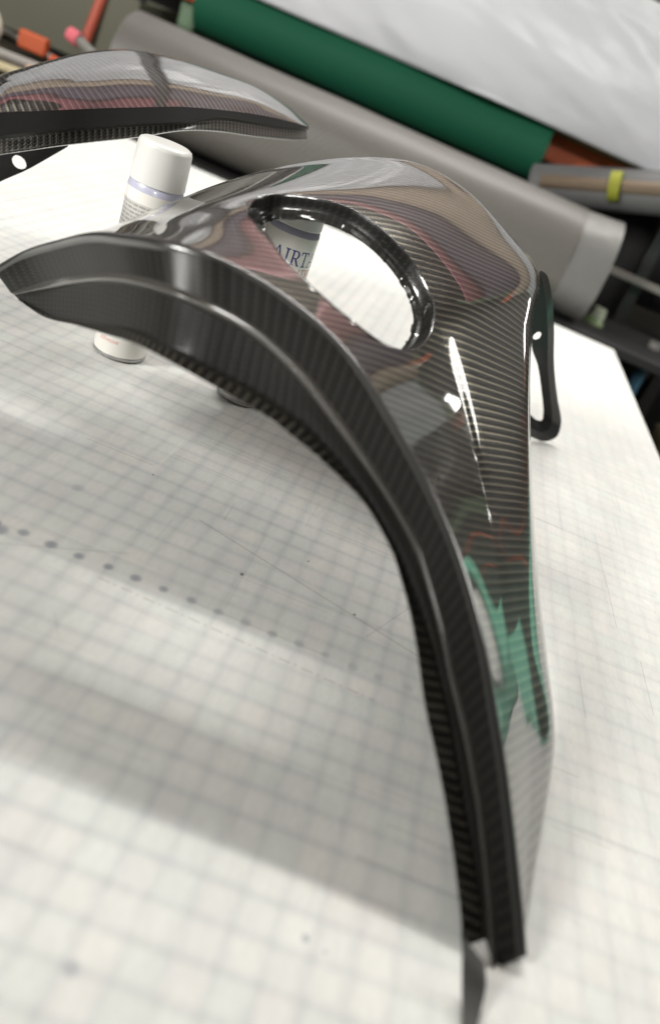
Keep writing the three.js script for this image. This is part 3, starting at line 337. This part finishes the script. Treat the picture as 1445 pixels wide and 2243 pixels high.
// ------------------------------------------------------------------ spray cans that prop the panels up
{
  const R = .0328, CAP = .048;
  function label(text) {
    const c = document.createElement('canvas'); c.width = 1024; c.height = 900; const g = c.getContext('2d');
    g.fillStyle = '#e9e6df'; g.fillRect(0, 0, 1024, 900); text(g); const t = new THREE.CanvasTexture(c); t.colorSpace = THREE.SRGBColorSpace; return t;
  }
  const front = label((g) => {
    g.fillStyle = '#2b2d78'; g.font = '104px serif'; g.fillText('AIRTAC', 330, 138);
    g.fillStyle = '#c23a34'; g.font = '56px serif'; g.fillText('AEROSOL', 505, 192);
    g.fillStyle = '#c05550'; g.font = '40px sans-serif'; g.fillText('adhesive', 380, 810); g.fillStyle = '#3a4a86'; g.font = '26px sans-serif'; g.fillText('net weight', 420, 850);
  });
  const back = label((g) => {
    g.fillStyle = '#8f8c8b'; g.globalAlpha = .75;
    for (let r = 0; r < 27; r++) { if (r === 10) continue; let x = 120; const y = 66 + r * 21; while (x < 920) { const w = 8 + rnd() * 34; g.fillRect(x, y + rnd() * 2, w, 11); x += w + 6; } }
    g.globalAlpha = .35; g.fillRect(110, 58, 820, 200); g.fillRect(110, 300, 820, 330); g.globalAlpha = 1;
    g.fillStyle = '#cf7d78'; g.font = '60px serif'; g.fillText('AEROSOL', 330, 770); g.font = '34px sans-serif'; g.fillText('adhesive', 350, 830);
  });
  const metal = std(lin(.42, .42, .41), .35, { metalness: .8 }), capM = phys(lin(.72, .72, .69), .42, { clearcoat: .4, clearcoatRoughness: .3 }), ringM = phys(lin(.5, .5, .62), .3, { clearcoat: .6 });
  function can(x, z, H, tex, turn, text) {
    const t = thing('spray_can', text, 'spray can', [x, .0012, z], 'white spray cans used as props');
    mesh('rim', new THREE.LatheGeometry([[.028, .004], [R - .001, 0], [R + .0006, .0015], [R + .0006, .004], [R, .0055]].map((p) => new THREE.Vector2(...p)), 64), metal, t);
    const b = mesh('body', new THREE.CylinderGeometry(R, R, H - CAP - .014, 72, 1, true).translate(0, (H - CAP - .014) / 2 + .0055, 0), phys(0xffffff, .35, { map: tex, clearcoat: .5, clearcoatRoughness: .15 }), t); b.rotation.y = turn;
    mesh('shoulder', new THREE.LatheGeometry([[R, H - CAP - .0085], [R - .0008, H - CAP - .003], [R - .003, H - CAP + .001]].map((p) => new THREE.Vector2(...p)), 64), ringM, t);
    mesh('cap', new THREE.LatheGeometry([[R - .0012, H - CAP], [R - .0004, H - CAP + .0012], [R - .0016, H - .006], [R - .003, H - .0022], [R - .0062, H - .0004], [.018, H], [.0001, H]].map((p) => new THREE.Vector2(...p)), 64), capM, t);
  }
  can(-.263, -.633, .27, back, -2.7, 'white spray can whose cap carries the rear fibre panel, fine print on its side');
  can(-.097, -.654, .289, front, -2.36, 'white spray can with blue lettering seen through the oval opening');
}

// ------------------------------------------------------------------ second panel, behind on the left
{
  const t = thing('fender', 'second glossy fibre fender lying behind on the left, its edge on a spray can', 'fender', [-.32, 0, -.75]);
  const f = netSurface(REAR_NET), S = REAR_NET.length - 1, T = 6;
  part('body_panel', skinGeometry(f, S, T, 160, 90, null, 1, drape([-.2, .95, .25], [.674, -.094, .733])), M.rear, t);
  const [a, b, c, d, e] = REAR_FLANGE;
  part('edge_band', ribbon([a, b], 120, { sub: 3 }), phys(lin(.01, .01, .0095), .55, { specularIntensity: .35 }), t);
  part('edge_bead', ribbon([b, c], 120, { sub: 3 }), M.darkGrey, t);
  part('edge_return', ribbon([c, d, e], 200, { sub: 6 }), M.weave, t);
  part('arch_inner_lip', legWithHole(REAR_LEG, V(REAR_HOLE), .0085), M.black, t);
}
function legWithHole(rails, hole, r) {
  const g = ribbon(rails, 160, { sub: 50 }), p = g.attributes.position, src = g.index.array, keep = [];
  for (let i = 0; i < src.length; i += 3) { const d = [0, 1, 2].map((k) => Math.hypot(p.getX(src[i + k]) - hole.x, p.getY(src[i + k]) - hole.y)); if (Math.min(...d) > r) keep.push(src[i], src[i + 1], src[i + 2]); }
  g.setIndex(keep); return g;
}

// ------------------------------------------------------------------ rolls of cloth and film stored behind the table
const xcyl = (r, x0, x1, y, z, seg = 72) => new THREE.CylinderGeometry(r, r, x1 - x0, seg, 24, true).rotateZ(-Math.PI / 2).translate((x0 + x1) / 2, y, z);
function endFace(r0, r1, x, y, z) { return new THREE.RingGeometry(r0, r1, 64, 6).rotateY(Math.PI / 2).translate(x, y, z); }
function clothRoll(name, label, r, x0, x1, y, z, m, core, wobble = 0) {
  const t = thing(name, label, 'fabric roll', [(x0 + x1) / 2, y, z]);
  const g = xcyl(r, x0, x1, y, z), p = g.attributes.position, uv = g.attributes.uv;
  for (let i = 0; i < p.count; i++) {
    const dy = p.getY(i) - y, dz = p.getZ(i) - z, ang = Math.atan2(dy, dz), k = 1 + wobble * (fbm(p.getX(i) * 3 + 7, ang * 1.6 + 9, 3) - .5);
    p.setY(i, y + dy * k); p.setZ(i, z + dz * k); uv.setXY(i, p.getX(i), ang * r);
  }
  g.computeVertexNormals(); part('cloth', g, m, t);
  for (const x of [x0, x1]) { part('roll_end', endFace(r * .34, r * .995, x, y, z), m, t); part('core', new THREE.CylinderGeometry(r * .34, r * .34, .02, 40, 1, true).rotateZ(Math.PI / 2).translate(x, y, z), core, t); }
  const lp = new THREE.CylinderGeometry(r * 1.022, r * 1.016, x1 - x0 - .01, 30, 20, true, Math.PI * .62, 1.5).rotateZ(-Math.PI / 2).translate((x0 + x1) / 2, y, z), q = lp.attributes.position, w = lp.attributes.uv;
  for (let i = 0; i < q.count; i++) { const dy = q.getY(i) - y, dz = q.getZ(i) - z, ang = Math.atan2(dy, dz), k = 1 + (wobble + .012) * (fbm(q.getX(i) * 4 + 1, ang * 2.2 + 20, 3) - .4); q.setY(i, y + dy * k); q.setZ(i, z + dz * k); w.setXY(i, q.getX(i), ang * r); }
  lp.computeVertexNormals(); part('loose_edge', lp, m, t);
  return t;
}
const greyTex = twillColor(104, 128, .3, [1, .97, .92]); greyTex.repeat.set(1 / .02, 1 / .02); greyTex.rotation = .1;
const greyCloth = phys(0xffffff, .5, { map: greyTex, sheen: .2, sheenRoughness: .5 });
const card = std(lin(.42, .30, .19), .8);
{
  const t = clothRoll('fabric_roll', 'big roll of grey woven fibre cloth lying behind the table', .15, -.985, .40, .152, -2.17, greyCloth, card, .05);
  const wrap = new THREE.CylinderGeometry(.156, .146, .12, 60, 12, true).rotateZ(-Math.PI / 2).translate(.455, .152, -2.17), p = wrap.attributes.position;
  for (let i = 0; i < p.count; i++) { const a = Math.atan2(p.getY(i) - .152, p.getZ(i) + 2.17), k = 1 + .05 * (fbm(p.getX(i) * 22, a * 3 + 11, 3) - .5); p.setY(i, .152 + (p.getY(i) - .152) * k); p.setZ(i, -2.17 + (p.getZ(i) + 2.17) * k); }
  wrap.computeVertexNormals(); part('film_wrap', wrap, phys(lin(.13, .127, .12), .55, { clearcoat: .2, clearcoatRoughness: .4 }), t);
  part('film_end', endFace(.03, .146, .512, .152, -2.17), phys(lin(.16, .15, .14), .35), t);
}
clothRoll('fabric_roll', 'dark green fabric roll below the hanging white sheet', .1, -.97, .235, .383, -2.6, phys(lin(.0015, .095, .045), .8, { sheen: .15 }), card, .01);
{
  const t = thing('sheet_roll', 'white plastic sheet hanging in soft folds from its roll above the green roll', 'sheet', [.1, .46, -2.5]);
  const g = new THREE.PlaneGeometry(3.9, .40, 390, 54).translate(-.7, .66, -2.46), p = g.attributes.position;
  for (let i = 0; i < p.count; i++) {
    const x = p.getX(i), v = (p.getY(i) - .46) / .40, fold = fbm(x * 2.6 + v * 1.6 + 3, v * 1.2 + 5, 3) - .47, diag = Math.sin(x * 5.2 + v * 2.6 + 2 * fbm(x * 1.5, v + 2, 2));
    p.setZ(i, -2.5 + .085 * Math.sin(Math.min(1, .15 + v * .95) * Math.PI * .62) * (1 - .35 * v) + .06 * fold * (1 - .3 * v) + .01 * diag * v * (1 - v) * 3 + .012 * (fbm(x * 5 + v * 4, v * 3 - x * 2, 3) - .47)); p.setY(i, p.getY(i) + .006 * Math.sin(x * 3 + 1));
  }
  g.computeVertexNormals(); const film = phys(lin(.66, .67, .70), .4, { clearcoat: .7, clearcoatRoughness: .3 }); part('hanging_sheet', g, film, t);
  const edge = []; for (let i = 0; i <= 78; i++) { const x = -2.65 + i * .05; edge.push(new THREE.Vector3(x, .46 + .006 * Math.sin(x * 3 + 1), -2.487 + .075 * (fbm(x * 2.6 + 3, 5, 3) - .47))); }
  part('hem', new THREE.TubeGeometry(new THREE.CatmullRomCurve3(edge), 160, .007, 10), film, t);
  part('roll', xcyl(.14, -2.65, 1.25, .71, -2.62), film, t);
}
clothRoll('fabric_roll', 'pale pinkish beige roll above the white sheet', .095, -2.8, 1.3, .965, -2.52, phys(lin(.66, .52, .40), .55), card, .02);
clothRoll('fabric_roll', 'purple grey cloth roll out of view above the stack, reflected in the fender top', .125, -2.8, 1.2, 1.19, -2.55, phys(lin(.22, .18, .25), .6), card, .06);  // unseen, placed for the purple band reflected in the fender top
clothRoll('fabric_roll', 'narrow pink cloth roll out of view above the purple grey one, reflected in the fender top', .09, -2.8, 1.2, 1.41, -2.5, phys(lin(.78, .27, .33), .6), card, .02);  // unseen, gives the pink band reflected in the fender top
{
  const t = thing('storage_rack', 'storage rack with pale green uprights and orange beams behind the rolls', 'rack', [0, -.9, -2.85]);
  const post = std(lin(.17, .27, .16), .55), beam = phys(lin(.95, .17, .035), .45, { clearcoat: .3 }), wood = std(lin(.36, .25, .13), .75);
  for (const x of [-1.09, .305, 1.45]) part('upright', bx(.06, 2.9, .06, x, .55, -2.82, .004), post, t);
  for (const y of [.4, 1.15]) part('beam', bx(2.9, .085, .045, .15, y, -2.765, .004), beam, t);
  part('shelf_board', bx(2.8, .02, .6, .15, .455, -2.93, .003), wood, t);
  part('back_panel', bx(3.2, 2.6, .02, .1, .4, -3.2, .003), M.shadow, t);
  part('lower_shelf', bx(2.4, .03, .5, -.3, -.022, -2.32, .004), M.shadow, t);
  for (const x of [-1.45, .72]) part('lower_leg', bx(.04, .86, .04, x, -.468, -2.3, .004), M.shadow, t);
}
{
  const t = thing('wrapped_tube', 'grey film wrapped tube slanting beside the end of the grey roll, yellow tape round it', 'tube', [.35, .33, -2.3]);
  part('film', rod([.235, .29, -2.36], [.78, .485, -2.2], .062), phys(lin(.13, .13, .13), .65), t);
  part('cardboard_core', rod([.25, .312, -2.30], [.8, .505, -2.14], .02), std(lin(.17, .125, .085), .8), t);
  part('tape_band', rod([.440, .3787, -2.245], [.468, .3885, -2.237], .043), std(lin(.26, .27, .02), .7), t);
}
{
  const t = thing('metal_bar', 'thin grey metal bar sticking out past the end of the grey roll', 'bar', [.66, .16, -2.28]);
  part('bar', bx(.5, .022, .022, .80, .163, -2.29, .002), std(lin(.3, .27, .25), .4, { metalness: .4 }), t);
}
{
  const t = thing('bottle', 'pale green plastic bottle below the end of the grey roll', 'bottle', [.588, -.02, -2.3]);
  part('body', new THREE.LatheGeometry([[.0001, -.12], [.036, -.118], [.038, -.1], [.038, 0], [.03, .02], [.014, .032]].map((q) => new THREE.Vector2(...q)), 40).translate(.588, -.012, -2.28), phys(lin(.2, .27, .13), .4), t);
  part('cap', new THREE.CylinderGeometry(.02, .024, .03, 32).translate(.592, .03, -2.28), phys(lin(.5, .55, .42), .45), t);
}
{
  const t = thing('blue_tube', 'blue tube with a grey cap standing past the table corner', 'tube', [.81, -.2, -2.3]);
  part('tube', rod([.81, -.4, -2.3], [.81, -.018, -2.3], .02), phys(lin(.06, .16, .24), .45), t);
  part('cap', rod([.81, -.018, -2.3], [.81, .012, -2.3], .0215), std(lin(.22, .21, .2), .5), t);
}
{
  const t = thing('cabinet', 'black cabinet with upright frames standing right of the rolls', 'cabinet', [1.0, -.9, -2.6]);
  part('side_panel', bx(.5, 1.5, .03, 1.05, -.2, -2.62, .004), M.black, t);
  for (const x of [.70, .93, 1.16]) part('frame_post', bx(.045, 1.5, .05, x, -.2, -2.5, .004), M.darkGrey, t);
  part('drawer', bx(.2, .22, .03, .815, -.05, -2.56, .006), std(lin(.035, .03, .022), .6), t);
}
{
  const t = thing('timber_board', 'brown timber board leaning beyond the right edge of the table', 'board', [1.02, -.5, -2.25]);
  part('board', rod([.985, -.75, -2.2], [.985, -.225, -2.28], .045, .045, 4), std(lin(.2, .15, .08), .75), t);
}
// out of view right of the table, placed to reflect in the side of the fender
{
  const t = thing('side_bench', 'narrow bench with a green top out of view right of the white table', 'bench', [1.1, -.92, -.75]);
  part('bench_top', bx(.52, .03, 1.9, 1.19, -.062, -.75, .006), std(lin(.12, .5, .33), .6), t);
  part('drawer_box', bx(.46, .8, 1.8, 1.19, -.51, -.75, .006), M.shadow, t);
}
{
  const t = thing('air_hose', 'orange air hose looped on a hook out of view right of the table', 'hose', [1.5, .3, -2.4]);
  const c = new THREE.CatmullRomCurve3([[1.35, -.1, -2.3], [1.38, .2, -2.32], [1.5, .36, -2.35], [1.62, .22, -2.32], [1.64, -.1, -2.3]].map(V));
  part('hose', new THREE.TubeGeometry(c, 80, .012, 12), std(lin(.55, .08, .02), .5), t);
}
// ------------------------------------------------------------------ clutter at the far left
{
  const t = thing('tool_crate', 'olive grey crate among the tools at the far left', 'crate', [-1.4, .0, -2.5]);
  for (const [w, h, d, x, y, z] of [[.7, .22, .012, -1.42, .2, -2.36], [.7, .22, .012, -1.42, .2, -2.66], [.012, .22, .29, -1.765, .2, -2.51], [.012, .22, .29, -1.075, .2, -2.51]]) part('panel', bx(w, h, d, x, y, z), std(lin(.12, .12, .085), .7), t);
  part('bottom', bx(.69, .012, .29, -1.42, .096, -2.51), std(lin(.12, .12, .085), .7), t);
}
{
  const t = thing('side_shelf', 'dark low shelf holding tools at the far left', 'shelf', [-1.45, -.9, -2.3]);
  part('board', bx(1.0, .03, .62, -1.5, .022, -2.36, .004), std(lin(.1, .085, .06), .7), t);
  for (const [x, z] of [[-1.95, -2.1], [-1.05, -2.1], [-1.95, -2.62], [-1.05, -2.62]]) part('leg', bx(.04, .9, .04, x, -.445, z), M.darkGrey, t);
}
{
  const t = thing('bar_clamp', 'orange red bar clamp lying on the dark shelf', 'clamp', [-1.3, .06, -2.2]);
  part('bar', rod([-1.45, .105, -2.2], [-1.05, .075, -2.16], .009, .009, 8), std(lin(.3, .29, .27), .4, { metalness: .5 }), t);
  part('jaw', bx(.085, .05, .03, -1.27, .105, -2.17, .008), std(lin(.5, .09, .025), .5), t);
  part('handle', rod([-1.2, .085, -2.15], [-1.09, .075, -2.12], .014), std(lin(.5, .08, .03), .5), t);
}
{
  const t = thing('orange_stick', 'orange red handle leaning against the olive crate', 'handle', [-1.19, .1, -2.3]);
  part('handle', rod([-1.205, .135, -2.33], [-1.16, .42, -2.36], .015), std(lin(.48, .1, .06), .5), t);
}
{
  const t = thing('marker', 'pink capped marker lying on the tools at the far left', 'marker', [-1.2, .15, -2.2]);
  part('cap', rod([-1.185, .165, -2.2], [-1.15, .16, -2.19], .02), std(lin(.72, .16, .2), .5), t);
  part('barrel', rod([-1.15, .16, -2.19], [-1.0, .105, -2.15], .014), std(lin(.2, .2, .18), .5), t);
}
{
  const t = thing('masking_roll', 'beige tape roll standing at the left edge of the shelf', 'tape', [-1.4, .1, -2.15]);
  const g = new THREE.TorusGeometry(.045, .02, 16, 40); g.translate(-1.405, .105, -2.12); part('tape', g, std(lin(.5, .46, .38), .7), t);
}
for (const [i, [a, b, r, c, tx]] of [[[-1.42, .03, -2.0], [-1.08, .045, -2.02], .011, [.42, .36, .22], 'long straw coloured dowel in front of the clamp'], [[-1.4, .055, -2.07], [-1.02, .065, -2.1], .012, [.3, .28, .26], 'grey rod behind the straw dowel'], [[-1.2, .052, -2.03], [-1.04, .078, -2.05], .014, [.5, .3, .2], 'short tan handle beside the dowels']].entries()) {
  const t = thing('rod', tx, 'rod', a); part('shaft', rod(a, b, r), std(lin(...c), .6), t); part('tip', rod(b, [b[0] + .02, b[1] + .002, b[2]], r * .7), M.darkGrey, t);
}
{
  const t = thing('steel_post', 'dark grey steel post left of the grey roll', 'post', [-1.07, -.9, -2.45]);
  part('post', bx(.06, 2.4, .05, -1.12, .3, -2.42, .004), std(lin(.06, .06, .06), .5), t); part('base_plate', bx(.16, .02, .14, -1.12, -.9, -2.42), M.darkGrey, t);
}
renderer.render(scene, camera);
